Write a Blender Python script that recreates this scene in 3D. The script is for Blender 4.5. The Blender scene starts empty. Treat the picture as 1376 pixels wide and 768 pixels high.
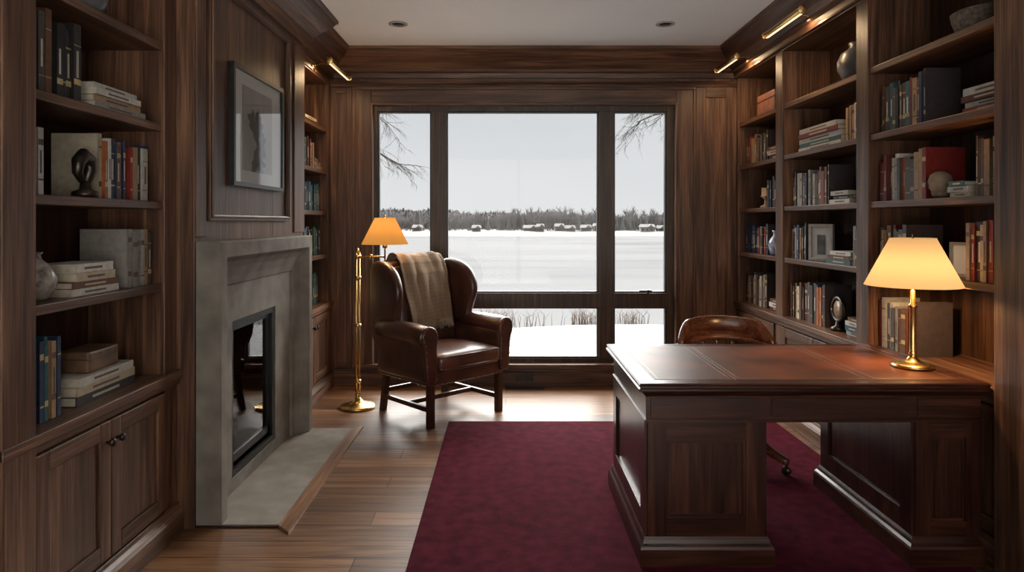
import bpy, bmesh, math, random
from mathutils import Vector, Matrix
random.seed(7)
scene = bpy.context.scene
pi = math.pi

# ------------------------------------------------------------------ materials
def nt(name):
    m = bpy.data.materials.new(name); m.use_nodes = True
    n = m.node_tree.nodes; l = m.node_tree.links
    return m, n, l, n['Principled BSDF']

def ramp(n, stops):
    r = n.new('ShaderNodeValToRGB'); cr = r.color_ramp
    while len(cr.elements) < len(stops): cr.elements.new(0.5)
    for e, (p, c) in zip(cr.elements, stops):
        e.position = p; e.color = (*c, 1)
    return r

def coords(n, l, scale):
    tc = n.new('ShaderNodeTexCoord'); mp = n.new('ShaderNodeMapping')
    mp.inputs['Scale'].default_value = scale
    l.new(tc.outputs['Object'], mp.inputs['Vector'])
    return mp

def bump(n, l, b, src, strength, dist=0.002):
    bp = n.new('ShaderNodeBump'); bp.inputs['Strength'].default_value = strength
    bp.inputs['Distance'].default_value = dist
    l.new(src, bp.inputs['Height']); l.new(bp.outputs['Normal'], b.inputs['Normal'])

def mat_wood(name, axis, dark, mid, light, rough=0.42, across=16, along=0.9, coat=0.0, bs=0.25, spec=0.33):
    m, n, l, b = nt(name)
    sc = [across]*3; sc['xyz'.index(axis)] = along
    mp = coords(n, l, sc)
    no = n.new('ShaderNodeTexNoise'); no.inputs['Scale'].default_value = 1.0
    no.inputs['Detail'].default_value = 6; no.inputs['Distortion'].default_value = 1.2
    l.new(mp.outputs[0], no.inputs['Vector'])
    r = ramp(n, [(0.30, dark), (0.5, mid), (0.70, light)])
    l.new(no.outputs['Fac'], r.inputs[0])
    sc2 = [across*9]*3; sc2['xyz'.index(axis)] = along*4
    mp2 = coords(n, l, sc2)
    n2 = n.new('ShaderNodeTexNoise'); n2.inputs['Scale'].default_value = 1.0; n2.inputs['Detail'].default_value = 3
    l.new(mp2.outputs[0], n2.inputs['Vector'])
    r2 = ramp(n, [(0.36, (0.42,0.38,0.36)), (0.58, (1.0,)*3)])
    l.new(n2.outputs['Fac'], r2.inputs[0])
    mx = n.new('ShaderNodeMixRGB'); mx.blend_type = 'MULTIPLY'; mx.inputs[0].default_value = 0.85
    l.new(r.outputs[0], mx.inputs[1]); l.new(r2.outputs[0], mx.inputs[2])
    l.new(mx.outputs[0], b.inputs['Base Color'])
    b.inputs['Roughness'].default_value = rough
    b.inputs['Coat Weight'].default_value = coat
    b.inputs['Coat Roughness'].default_value = 0.2
    b.inputs['Specular IOR Level'].default_value = spec
    bump(n, l, b, n2.outputs['Fac'], bs, 0.001)
    return m

def mat_noise(name, c1, c2, scale=6, rough=0.6, metal=0.0, bs=0.0, bscale=60, detail=4, sheen=0.0, coat=0.0, dist=0.002, spec=0.5):
    m, n, l, b = nt(name)
    mp = coords(n, l, (1, 1, 1))
    no = n.new('ShaderNodeTexNoise'); no.inputs['Scale'].default_value = scale; no.inputs['Detail'].default_value = detail
    l.new(mp.outputs[0], no.inputs['Vector'])
    r = ramp(n, [(0.3, c1), (0.7, c2)])
    l.new(no.outputs['Fac'], r.inputs[0]); l.new(r.outputs[0], b.inputs['Base Color'])
    b.inputs['Roughness'].default_value = rough; b.inputs['Metallic'].default_value = metal
    b.inputs['Sheen Weight'].default_value = sheen; b.inputs['Coat Weight'].default_value = coat
    b.inputs['Specular IOR Level'].default_value = spec
    if bs > 0:
        n2 = n.new('ShaderNodeTexNoise'); n2.inputs['Scale'].default_value = bscale; n2.inputs['Detail'].default_value = 3
        l.new(mp.outputs[0], n2.inputs['Vector'])
        bump(n, l, b, n2.outputs['Fac'], bs, dist)
    return m

def mat_col(name, rough=0.55, sheen=0.0, ns=40):
    m, n, l, b = nt(name)
    a = n.new('ShaderNodeAttribute'); a.attribute_name = 'Col'
    mp = coords(n, l, (1, 1, 1))
    no = n.new('ShaderNodeTexNoise'); no.inputs['Scale'].default_value = ns; no.inputs['Detail'].default_value = 4
    l.new(mp.outputs[0], no.inputs['Vector'])
    r = ramp(n, [(0.3, (0.72,)*3), (0.7, (1.0,)*3)]); l.new(no.outputs['Fac'], r.inputs[0])
    mx = n.new('ShaderNodeMixRGB'); mx.blend_type = 'MULTIPLY'; mx.inputs[0].default_value = 1.0
    l.new(a.outputs['Color'], mx.inputs[1]); l.new(r.outputs[0], mx.inputs[2])
    l.new(mx.outputs[0], b.inputs['Base Color']); b.inputs['Roughness'].default_value = rough
    b.inputs['Sheen Weight'].default_value = sheen; b.inputs['Specular IOR Level'].default_value = 0.3
    return m

WD, WM, WL = (0.040, 0.0185, 0.0100), (0.096, 0.0470, 0.0265), (0.190, 0.098, 0.0560)
M = {}
M['wz'] = mat_wood('walnut_vertical', 'z', WD, WM, WL)
M['wy'] = mat_wood('walnut_depth', 'y', WD, WM, WL)
M['wx'] = mat_wood('walnut_across', 'x', WD, WM, WL)
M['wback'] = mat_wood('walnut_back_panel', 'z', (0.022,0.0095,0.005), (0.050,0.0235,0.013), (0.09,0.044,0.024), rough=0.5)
mh = ((0.014,0.0045,0.0027),(0.036,0.0118,0.0070),(0.074,0.025,0.0140))
M['dz'] = mat_wood('mahogany_vertical', 'z', *mh, rough=0.30, coat=0.15)
M['dx'] = mat_wood('mahogany_across', 'x', *mh, rough=0.30, coat=0.15)
M['dleg'] = mat_wood('chair_leg_wood', 'z', (0.02,0.008,0.006), (0.04,0.016,0.011), (0.06,0.026,0.017), rough=0.35)
M['bchair'] = mat_wood('banker_chair_wood', 'x', (0.05,0.018,0.01), (0.10,0.038,0.02), (0.16,0.062,0.033), rough=0.25, coat=0.3)
M['frame'] = mat_wood('window_frame_wood', 'z', (0.030,0.0175,0.011), (0.054,0.032,0.020), (0.084,0.050,0.032), rough=0.42)
M['stone'] = mat_noise('limestone', (0.118,0.106,0.089), (0.205,0.186,0.158), 7, 0.8, bs=0.35, bscale=110, detail=10, spec=.2)
M['hearth'] = mat_noise('hearth_stone', (0.165,0.149,0.126), (0.240,0.219,0.187), 8, 0.7, bs=0.2, bscale=110, detail=10, spec=.25)
M['hw']=mat_wood('hearth_border_wood','y',(0.12,0.055,0.026),(0.22,0.112,0.056),(0.33,0.175,0.09),rough=.38)
M['black'] = mat_noise('black_metal', (0.010,0.010,0.010), (0.018,0.018,0.018), 20, 0.4, metal=0.4)
M['liner'] = mat_noise('firebox_liner', (0.02,0.018,0.016), (0.05,0.045,0.04), 14, 0.9)
M['log'] = mat_noise('fire_log', (0.06,0.045,0.035), (0.16,0.12,0.09), 12, 0.9, bs=0.5, bscale=30)
M['white'] = mat_noise('ceiling_paint', (0.81,0.86,0.87), (0.84,0.89,0.90), 2, 0.8)
M['plaster'] = mat_noise('wall_plaster', (0.62,0.61,0.59), (0.66,0.65,0.63), 2, 0.8)
M['brass'] = mat_noise('aged_brass', (0.50,0.32,0.11), (0.72,0.48,0.20), 9, 0.27, metal=1.0)
M['dbrass'] = mat_noise('dark_bronze', (0.03,0.025,0.02), (0.06,0.045,0.035), 20, 0.35, metal=0.8)
M['leather'] = mat_noise('oxblood_leather', (0.026,0.009,0.006), (0.074,0.026,0.017), 7, 0.34, bs=0.35, bscale=240, coat=0.1)
M['leather2'] = mat_noise('worn_seat_leather', (0.042,0.015,0.010), (0.110,0.042,0.027), 6, 0.34, bs=0.35, bscale=220, coat=0.1)
M['dtop'] = mat_noise('desk_leather_top', (0.020,0.0065,0.0035), (0.125,0.040,0.017), 4, 0.40, bs=0.3, bscale=160, coat=0.0, detail=10, spec=.22)
M['gold'] = mat_noise('gold_tooling', (0.10,0.05,0.02), (0.2,0.1,0.04), 30, 0.35, metal=0.3)
M['rug'] = mat_noise('burgundy_wool', (0.058,0.0048,0.0130), (0.118,0.0108,0.0270), 16, 1.0, bs=1.0, bscale=420, detail=12, sheen=0.0, dist=0.01, spec=.08)
M['rim'] = mat_noise('downlight_trim', (0.30,0.30,0.30), (0.36,0.36,0.36), 9, 0.4)
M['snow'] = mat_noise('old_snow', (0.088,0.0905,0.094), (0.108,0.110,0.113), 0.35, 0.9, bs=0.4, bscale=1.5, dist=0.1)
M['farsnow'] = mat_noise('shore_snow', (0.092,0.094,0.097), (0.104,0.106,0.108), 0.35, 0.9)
M['bounce'] = mat_noise('bounce_snow', (0.82,0.82,0.82), (0.88,0.88,0.88), 0.35, 0.9)  # much brighter than the other snow, set to bounce light onto the ceiling
M['bark'] = mat_noise('bark', (0.012,0.010,0.009), (0.03,0.026,0.023), 6, 0.9)
M['grass'] = mat_noise('dry_grass', (0.035,0.02,0.012), (0.07,0.045,0.026), 3, 0.9)
M['fartree'] = mat_noise('hazed_tree', (0.046,0.043,0.045), (0.074,0.070,0.073), 0.08, 1.0)  # tree colour lightened to grey, haze painted in
M['farhill'] = mat_noise('hazed_wood_mass', (0.076,0.074,0.079), (0.108,0.106,0.111), 0.25, 1.0, detail=10)  # pale grey stands in for haze over the far woods
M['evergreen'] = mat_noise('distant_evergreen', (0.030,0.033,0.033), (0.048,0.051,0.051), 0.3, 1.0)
M['hwall'] = mat_noise('house_wall', (0.050,0.046,0.044), (0.100,0.095,0.090), 0.05, 0.9)
M['book'] = mat_col('book_cloth', 0.5)
M['throw'] = mat_col('wool_throw', 0.95, 0.1, 160)
M['print'] = mat_noise('print_paper', (0.28,0.285,0.27), (0.45,0.455,0.43), 3, 0.8)
M['mat'] = mat_noise('mat_board', (0.60,0.63,0.61), (0.66,0.69,0.67), 3, 0.8)
M['ink'] = mat_noise('botanical_ink', (0.03,0.032,0.03), (0.12,0.125,0.12), 12, 0.8)
M['ceram'] = mat_noise('dark_ceramic', (0.03,0.03,0.032), (0.10,0.10,0.105), 14, 0.35, bs=0.4, bscale=40)
M['tan'] = mat_noise('tan_ceramic', (0.16,0.10,0.06), (0.34,0.24,0.15), 18, 0.4)
M['bluew'] = mat_noise('blue_white_porcelain', (0.05,0.09,0.20), (0.42,0.45,0.50), 24, 0.2)
M['pattern'] = mat_noise('patterned_porcelain', (0.10,0.06,0.05), (0.42,0.40,0.36), 28, 0.25)
M['basket'] = mat_noise('woven_basket', (0.05,0.04,0.03), (0.16,0.13,0.10), 60, 0.9, bs=1.0, bscale=120)
M['boxred'] = mat_noise('red_wood_box', (0.10,0.035,0.025), (0.19,0.075,0.05), 14, 0.5)
M['boxbrn'] = mat_noise('burl_box', (0.06,0.032,0.018), (0.16,0.09,0.05), 20, 0.4)
M['bone'] = mat_noise('carved_stone', (0.12,0.085,0.06), (0.22,0.165,0.12), 20, 0.7)
M['silver'] = mat_noise('silver_frame', (0.30,0.29,0.27), (0.42,0.41,0.39), 20, 0.35, metal=0.7)
M['cord'] = mat_noise('lamp_cord', (0.02,0.015,0.012), (0.03,0.02,0.02), 20, 0.6)

def mat_ice():
    m, n, l, b = nt('frozen_lake')
    mp = coords(n, l, (0.018, 0.07, 1))
    no = n.new('ShaderNodeTexNoise'); no.inputs['Scale'].default_value = 1; no.inputs['Detail'].default_value = 8
    no.inputs['Distortion'].default_value = 0.7
    l.new(mp.outputs[0], no.inputs['Vector'])
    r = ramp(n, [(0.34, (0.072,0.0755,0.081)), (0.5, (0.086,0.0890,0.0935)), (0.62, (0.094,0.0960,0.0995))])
    l.new(no.outputs['Fac'], r.inputs[0]); l.new(r.outputs[0], b.inputs['Base Color'])
    b.inputs['Roughness'].default_value = 0.9; b.inputs['Specular IOR Level'].default_value = 0.0
    return m
M['ice'] = mat_ice()

def mat_floor():
    m, n, l, b = nt('oak_planks')
    mp = coords(n, l, (1, 1, 1))
    br = n.new('ShaderNodeTexBrick')
    br.inputs['Scale'].default_value = 1.0
    br.inputs['Brick Width'].default_value = 1.7; br.inputs['Row Height'].default_value = 0.150
    br.inputs['Mortar Size'].default_value = 0.0028; br.inputs['Mortar Smooth'].default_value = 0.2
    br.offset = 0.37; br.offset_frequency = 3
    br.inputs['Color1'].default_value = (0.082, 0.037, 0.017, 1)
    br.inputs['Color2'].default_value = (0.255, 0.128, 0.061, 1)
    br.inputs['Mortar'].default_value = (0.012, 0.006, 0.003, 1)
    l.new(mp.outputs[0], br.inputs['Vector'])
    mp2 = coords(n, l, (1.3, 22, 10))
    no = n.new('ShaderNodeTexNoise'); no.inputs['Scale'].default_value = 1; no.inputs['Detail'].default_value = 8
    no.inputs['Distortion'].default_value = 1.9
    l.new(mp2.outputs[0], no.inputs['Vector'])
    r = ramp(n, [(0.34, (0.36, 0.31, 0.28)), (0.6, (1, 1, 1))]); l.new(no.outputs['Fac'], r.inputs[0])
    mx = n.new('ShaderNodeMixRGB'); mx.blend_type = 'MULTIPLY'; mx.inputs[0].default_value = 0.95
    l.new(br.outputs['Color'], mx.inputs[1]); l.new(r.outputs[0], mx.inputs[2])
    l.new(mx.outputs[0], b.inputs['Base Color'])
    b.inputs['Roughness'].default_value = 0.42; b.inputs['Specular IOR Level'].default_value = 0.25
    mp3 = n.new('ShaderNodeMath'); mp3.operation = 'SUBTRACT'
    l.new(no.outputs['Fac'], mp3.inputs[0]); l.new(br.outputs['Fac'], mp3.inputs[1])
    bump(n, l, b, mp3.outputs[0], 0.35, 0.002)
    return m
M['floor'] = mat_floor()

def mat_glass(name, tint=(1,1,1), f0=0.04):
    m = bpy.data.materials.new(name); m.use_nodes = True
    n = m.node_tree.nodes; l = m.node_tree.links; n.clear()
    o = n.new('ShaderNodeOutputMaterial'); mx = n.new('ShaderNodeMixShader')
    t = n.new('ShaderNodeBsdfTransparent'); t.inputs[0].default_value = (*tint, 1)
    g = n.new('ShaderNodeBsdfGlossy'); g.inputs['Roughness'].default_value = 0.02
    ge = n.new('ShaderNodeNewGeometry'); dt = n.new('ShaderNodeVectorMath'); dt.operation = 'DOT_PRODUCT'
    l.new(ge.outputs['Normal'], dt.inputs[0]); l.new(ge.outputs['Incoming'], dt.inputs[1])
    ab = n.new('ShaderNodeMath'); ab.operation = 'ABSOLUTE'; l.new(dt.outputs['Value'], ab.inputs[0])
    su = n.new('ShaderNodeMath'); su.operation = 'SUBTRACT'; su.inputs[0].default_value = 1; l.new(ab.outputs[0], su.inputs[1])
    pw = n.new('ShaderNodeMath'); pw.operation = 'POWER'; pw.inputs[1].default_value = 5; l.new(su.outputs[0], pw.inputs[0])
    ma = n.new('ShaderNodeMath'); ma.operation = 'MULTIPLY_ADD'; ma.inputs[1].default_value = 1-f0; ma.inputs[2].default_value = f0
    l.new(pw.outputs[0], ma.inputs[0])
    l.new(ma.outputs[0], mx.inputs[0]); l.new(t.outputs[0], mx.inputs[1]); l.new(g.outputs[0], mx.inputs[2])
    l.new(mx.outputs[0], o.inputs[0])
    return m
M['glass'] = mat_glass('window_glass', (0.98,0.985,0.985), 0.006)
M['glass2'] = mat_glass('picture_glass', (0.97,)*3, 0.03)
M['fglass'] = mat_glass('firebox_glass', (0.30,0.30,0.30), 0.08)

def mat_shade(name, col, em, es):
    m = bpy.data.materials.new(name); m.use_nodes = True
    n = m.node_tree.nodes; l = m.node_tree.links; n.clear()
    o = n.new('ShaderNodeOutputMaterial')
    d = n.new('ShaderNodeBsdfDiffuse'); t = n.new('ShaderNodeBsdfTranslucent')
    e = n.new('ShaderNodeEmission'); mx = n.new('ShaderNodeMixShader'); ad = n.new('ShaderNodeAddShader')
    tc = n.new('ShaderNodeTexCoord'); no = n.new('ShaderNodeTexNoise'); no.inputs['Scale'].default_value = 120
    l.new(tc.outputs['Object'], no.inputs['Vector'])
    r = ramp(n, [(0.3, tuple(c*0.92 for c in col)), (0.7, col)]); l.new(no.outputs['Fac'], r.inputs[0])
    l.new(r.outputs[0], d.inputs[0]); l.new(r.outputs[0], t.inputs[0])
    e.inputs[0].default_value = (*em, 1); e.inputs[1].default_value = es
    mx.inputs[0].default_value = 0.5
    l.new(d.outputs[0], mx.inputs[1]); l.new(t.outputs[0], mx.inputs[2])
    l.new(mx.outputs[0], ad.inputs[0]); l.new(e.outputs[0], ad.inputs[1]); l.new(ad.outputs[0], o.inputs[0])
    return m
M['shade'] = mat_shade('linen_shade', (0.088, 0.066, 0.039), (1.0, 0.62, 0.27), 0.42)
M['shade2'] = mat_shade('amber_shade', (0.086, 0.047, 0.016), (1.0, 0.44, 0.09), 0.45)
def mat_emit(name, c, s):
    m, n, l, b = nt(name)
    b.inputs['Emission Color'].default_value = (*c, 1); b.inputs['Emission Strength'].default_value = s
    b.inputs['Base Color'].default_value = (0.8,0.7,0.5,1)
    return m
M['bulb'] = mat_emit('lamp_bulb', (1.0,0.7,0.4), 4)
M['strip'] = mat_emit('picture_light_diffuser', (1.0,0.72,0.42), 1.5)

# ------------------------------------------------------------------ mesh builder
class MB:
    def __init__(s):
        s.v=[]; s.f=[]; s.m=[]; s.sm=[]; s.c=[]; s.mats=[]; s.M=Matrix.Identity(4)
    def mi(s, k):
        if k not in s.mats: s.mats.append(k)
        return s.mats.index(k)
    def add(s, vs, fs, mat, smooth=False, col=(1,1,1), cols=None):
        o = len(s.v)
        s.v += [tuple(s.M @ Vector(p)) for p in vs]
        for k, f in enumerate(fs):
            i = s.mi(mat[k] if isinstance(mat, list) else mat)
            s.f.append(tuple(o+a for a in f)); s.m.append(i); s.sm.append(smooth)
            s.c.append(cols[k] if cols else col)
    def box(s, x0,x1,y0,y1,z0,z1, mat, col=(1,1,1)):
        x0,x1=min(x0,x1),max(x0,x1); y0,y1=min(y0,y1),max(y0,y1); z0,z1=min(z0,z1),max(z0,z1)
        vs=[(x0,y0,z0),(x1,y0,z0),(x1,y1,z0),(x0,y1,z0),(x0,y0,z1),(x1,y0,z1),(x1,y1,z1),(x0,y1,z1)]
        s.add(vs,[(0,3,2,1),(4,5,6,7),(0,1,5,4),(1,2,6,5),(2,3,7,6),(3,0,4,7)],mat,False,col)
    def lathe(s, prof, c=(0,0,0), seg=32, mat='brass', smooth=True, sx=1, sy=1):
        vs=[];fs=[]
        for r,z in prof:
            for k in range(seg):
                a=2*pi*k/seg; vs.append((c[0]+r*math.cos(a)*sx,c[1]+r*math.sin(a)*sy,c[2]+z))
        for i in range(len(prof)-1):
            for k in range(seg):
                k2=(k+1)%seg; fs.append((i*seg+k,i*seg+k2,(i+1)*seg+k2,(i+1)*seg+k))
        if prof[0][0]>1e-5: fs.append(tuple(reversed(range(seg))))
        if prof[-1][0]>1e-5: fs.append(tuple((len(prof)-1)*seg+k for k in range(seg)))
        s.add(vs,fs,mat,smooth)
    def shell(s, prof, c, seg, mat):
        vs=[];fs=[]
        for r,z in prof:
            for k in range(seg):
                a=2*pi*k/seg; vs.append((c[0]+r*math.cos(a),c[1]+r*math.sin(a),c[2]+z))
        for i in range(len(prof)-1):
            for k in range(seg):
                k2=(k+1)%seg; fs.append((i*seg+k,i*seg+k2,(i+1)*seg+k2,(i+1)*seg+k))
        s.add(vs,fs,mat,True)
    def tube(s, pts, rad, seg=10, mat='brass', smooth=True):
        pts=[Vector(p) for p in pts]
        if not isinstance(rad,(list,tuple)): rad=[rad]*len(pts)
        vs=[];fs=[]; u=None
        for i,p in enumerate(pts):
            if i==0: d=pts[1]-p
            elif i==len(pts)-1: d=p-pts[i-1]
            else: d=(pts[i+1]-pts[i-1])
            d.normalize()
            if u is None:
                u=d.orthogonal().normalized()
            else:
                u=(u-d*u.dot(d)); u.normalize()
            w=d.cross(u)
            for k in range(seg):
                a=2*pi*k/seg; q=p+(u*math.cos(a)+w*math.sin(a))*rad[i]; vs.append(tuple(q))
        for i in range(len(pts)-1):
            for k in range(seg):
                k2=(k+1)%seg; fs.append((i*seg+k,i*seg+k2,(i+1)*seg+k2,(i+1)*seg+k))
        fs.append(tuple(reversed(range(seg)))); fs.append(tuple((len(pts)-1)*seg+k for k in range(seg)))
        s.add(vs,fs,mat,smooth)
    def sweep(s, path, prof, closed, mat, auto=False):
        n=len(path); vs=[];fs=[]; k=len(prof); ms=[]
        def nr(a,b):
            dx,dy=b[0]-a[0],b[1]-a[1]; L=math.hypot(dx,dy); return (dy/L,-dx/L)
        for i,p in enumerate(path):
            if closed or 0<i<n-1:
                a=nr(path[i-1],p); b=nr(p,path[(i+1)%n])
                q=1+a[0]*b[0]+a[1]*b[1]; mt=((a[0]+b[0])/q,(a[1]+b[1])/q)
            elif i==0: mt=nr(p,path[1])
            else: mt=nr(path[i-1],p)
            for o,z in prof: vs.append((p[0]+mt[0]*o,p[1]+mt[1]*o,z))
        for i in range(n if closed else n-1):
            j=(i+1)%n
            mk=('wx' if abs(path[j][0]-path[i][0])>abs(path[j][1]-path[i][1]) else 'wy') if auto else mat
            for a in range(k):
                b=(a+1)%k; fs.append((i*k+a,i*k+b,j*k+b,j*k+a)); ms.append(mk)
        if not closed:
            fs.append(tuple(range(k))); fs.append(tuple((n-1)*k+a for a in reversed(range(k)))); ms+=[mat,mat]
        s.add(vs,fs,ms)
    def rbox(s, c, size, r, n=8, fn=None, mat='leather', smooth=True):
        hx,hy,hz=[a/2 for a in size]; vs=[];fs=[]; idx={}
        def pt(x,y,z):
            key=(round(x,5),round(y,5),round(z,5))
            if key in idx: return idx[key]
            p=Vector((x*hx,y*hy,z*hz))
            q=Vector((max(-hx+r,min(hx-r,p.x)),max(-hy+r,min(hy-r,p.y)),max(-hz+r,min(hz-r,p.z))))
            d=p-q
            if d.length>1e-9: p=q+d.normalized()*r
            p=p+Vector(c)
            if fn: p=Vector(fn(p.x,p.y,p.z))
            idx[key]=len(vs); vs.append(tuple(p)); return idx[key]
        g=[]
        for i in range(n+1):
            t=-1+2*i/n; g.append(math.sin(t*pi/2))
        g=[math.copysign(abs(t)**0.8,t) if t else 0 for t in g]
        for ax in range(3):
            for sg in (-1,1):
                for i in range(n):
                    for j in range(n):
                        q=[]
                        for a,b in ((i,j),(i+1,j),(i+1,j+1),(i,j+1)):
                            co=[0,0,0]; co[ax]=sg; co[(ax+1)%3]=g[a]; co[(ax+2)%3]=g[b]; q.append(pt(*co))
                        if sg<0: q.reverse()
                        if len(set(q))>=3: fs.append(tuple(dict.fromkeys(q)))
        s.add(vs,fs,mat,smooth)
    def slab(s, outline, t, r, fn, mat, smooth=True, steps=4):
        n=len(outline)
        area=sum(outline[i][0]*outline[(i+1)%n][1]-outline[(i+1)%n][0]*outline[i][1] for i in range(n))
        if area<0: outline=outline[::-1]
        def inset(d):
            o=[]
            for i,p in enumerate(outline):
                a=outline[i-1]; b=outline[(i+1)%n]
                d1=Vector((p[0]-a[0],p[1]-a[1])).normalized(); d2=Vector((b[0]-p[0],b[1]-p[1])).normalized()
                n1=Vector((-d1.y,d1.x)); n2=Vector((-d2.y,d2.x)); q=max(0.35,1+n1.dot(n2))
                mm=(n1+n2)/q; o.append((p[0]+mm.x*d,p[1]+mm.y*d))
            return o
        rings=[]
        for k in range(steps+1):
            a=pi/2*k/steps; rings.append((r*(1-math.sin(a)),-t/2+r*(1-math.cos(a))))
        rings=rings+[(i,-w) for i,w in reversed(rings)]
        vs=[];fs=[]
        for ins,w in rings:
            for a,b in inset(ins): vs.append(fn(a,b,w))
        for i in range(len(rings)-1):
            for k in range(n):
                k2=(k+1)%n; fs.append((i*n+k,i*n+k2,(i+1)*n+k2,(i+1)*n+k))
        fs.append(tuple(reversed(range(n)))); fs.append(tuple((len(rings)-1)*n+k for k in range(n)))
        s.add(vs,fs,mat,smooth)
    def build(s, name, loc=(0,0,0), rotz=0, bevel=0, seg=2, recalc=True):
        me=bpy.data.meshes.new(name); me.from_pydata(s.v,[],s.f)
        for k in s.mats: me.materials.append(M[k])
        for p,i,sm in zip(me.polygons,s.m,s.sm): p.material_index=i; p.use_smooth=sm
        ca=me.color_attributes.new('Col','FLOAT_COLOR','CORNER')
        for p,c in zip(me.polygons,s.c):
            for li in p.loop_indices: ca.data[li].color=(*c,1)
        if recalc:
            bm=bmesh.new(); bm.from_mesh(me); bmesh.ops.recalc_face_normals(bm,faces=bm.faces); bm.to_mesh(me); bm.free()
        o=bpy.data.objects.new(name,me); scene.collection.objects.link(o)
        o.location=loc; o.rotation_euler=(0,0,rotz)
        if bevel:
            b=o.modifiers.new('bevel','BEVEL'); b.width=bevel; b.segments=seg; b.limit_method='ANGLE'; b.angle_limit=math.radians(50)
        return o

def smooth_closed(pts, it=2):
    for _ in range(it):
        o=[]
        for i,p in enumerate(pts):
            q=pts[(i+1)%len(pts)]
            o.append((p[0]*.75+q[0]*.25,p[1]*.75+q[1]*.25)); o.append((p[0]*.25+q[0]*.75,p[1]*.25+q[1]*.75))
        pts=o
    return pts

# ------------------------------------------------------------------ dimensions
XL, XB, XS, XR = -1.50, -1.42, -1.305, 1.97
YB, YN, H = 5.85, -1.60, 2.86
YC0, YC1 = 3.11, 4.77

# ------------------------------------------------------------------ room shell
m=MB(); m.box(-1.95,2.45,YN-0.15,6.05,-0.12,0,'floor'); m.build('floor')
m=MB(); m.box(-1.95,2.45,YN-0.15,6.05,H,H+0.12,'white'); m.build('ceiling')
m=MB(); m.box(-1.95,-1.87,YN,6.05,0,H,'plaster'); m.build('wall_left')
m=MB(); m.box(2.34,2.42,YN,6.05,0,H,'plaster'); m.build('wall_right')
wx0,wx1,wz0,wz1=-1.148,1.454,0.188,2.408
m=MB()
m.box(-1.87,wx0,YB,6.02,0,H,'wz'); m.box(wx1,2.34,YB,6.02,0,H,'wz')
m.box(wx0,wx1,YB,6.02,0,wz0,'wx'); m.box(wx0,wx1,YB,6.02,wz1,H,'wx')
m.build('wall_back')
m=MB()
rx0,rx1,rz0,rz1=-1.4,1.88,0.12,2.72
m.box(-1.87,rx0,YN-.12,YN,0,H,'plaster'); m.box(rx1,2.34,YN-.12,YN,0,H,'plaster')
m.box(rx0,rx1,YN-.12,YN,0,rz0,'plaster'); m.box(rx0,rx1,YN-.12,YN,rz1,H,'plaster')
m.build('wall_front')
m=MB()
for x in (rx0+.03,0.25,rx1-.03): m.box(x-.03,x+.03,YN-.1,YN-.03,rz0,rz1,'frame')
for z in (rz0+.03,rz1-.03): m.box(rx0,rx1,YN-.1,YN-.03,z-.03,z+.03,'frame')
m.build('rear_fill_window',bevel=.004)  # window behind the camera, added to let in fill daylight

# crown
def crown(z1, p, h):
    z0=z1-h
    return [(0,z1),(p,z1),(p,z1-.022),(p*.93,z1-.03),(p*.86,z1-.05),(p*.70,z1-.082),(p*.50,z1-.115),(p*.36,z1-.15),
            (p*.30,z1-.165),(p*.30,z1-.185),(p*.18,z1-.195),(p*.14,z0+.012),(p*.14,z0),(0,z0)]
ring=[(XL,YN),(XL,YC0),(XB,YC0),(XB,YC1),(XL,YC1),(XL,YB),(XR,YB),(XR,YN)]
m=MB(); m.sweep(ring,crown(H,.20,.235),True,'wy',auto=True); m.build('trim_crown')
m=MB()
m.sweep([(XL,YB),(XR,YB)],[(0,2.60),(.03,2.60),(.035,2.585),(.02,2.57),(.014,2.555),(0,2.555)],False,'wx')
m.build('trim_frieze')

# back wall casing + panels
m=MB()
m.box(-1.30,wx0,YB-.03,YB,0.15,2.535,'wz'); m.box(wx1,1.61,YB-.03,YB,0.15,2.535,'wz')
m.box(wx0,wx1,YB-.03,YB,wz1,2.535,'wx')
m.box(-1.31,-1.285,YB-.042,YB,0.15,2.545,'wz'); m.box(1.595,1.62,YB-.042,YB,0.15,2.545,'wz')
m.box(-1.31,1.62,YB-.045,YB,2.525,2.55,'wx')
m.box(wx0-.012,wx0+.012,YB-.038,YB+.03,wz0,wz1+.012,'wz'); m.box(wx1-.012,wx1+.012,YB-.038,YB+.03,wz0,wz1+.012,'wz')
m.box(wx0,wx1,YB-.038,YB+.03,wz1-.012,wz1+.012,'wx')
m.box(-1.31,1.62,YB-.06,YB+.03,.155,.19,'wx')
m.build('trim_window_casing',bevel=.004)
m=MB()
def pframe_y(m,x0,x1,z0,z1,y,t,w,mz='wz',mx='wx'):
    m.box(x0,x0+w,y-t,y,z0,z1,mz); m.box(x1-w,x1,y-t,y,z0,z1,mz)
    m.box(x0+w,x1-w,y-t,y,z0,z0+w,mx); m.box(x0+w,x1-w,y-t,y,z1-w,z1,mx)
pframe_y(m,XL+.0,-1.315,.15,2.55,YB,.018,.05); pframe_y(m,1.625,XR,.15,2.55,YB,.018,.085)
m.build('trim_wall_panel',bevel=.004)
m=MB(); m.sweep([(XL+.03,YB),(XR-.03,YB)],[(0,0),(.028,0),(.028,.11),(.02,.125),(.012,.15),(0,.15)],False,'wx'); m.build('baseboard_back',bevel=.002)

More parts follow.
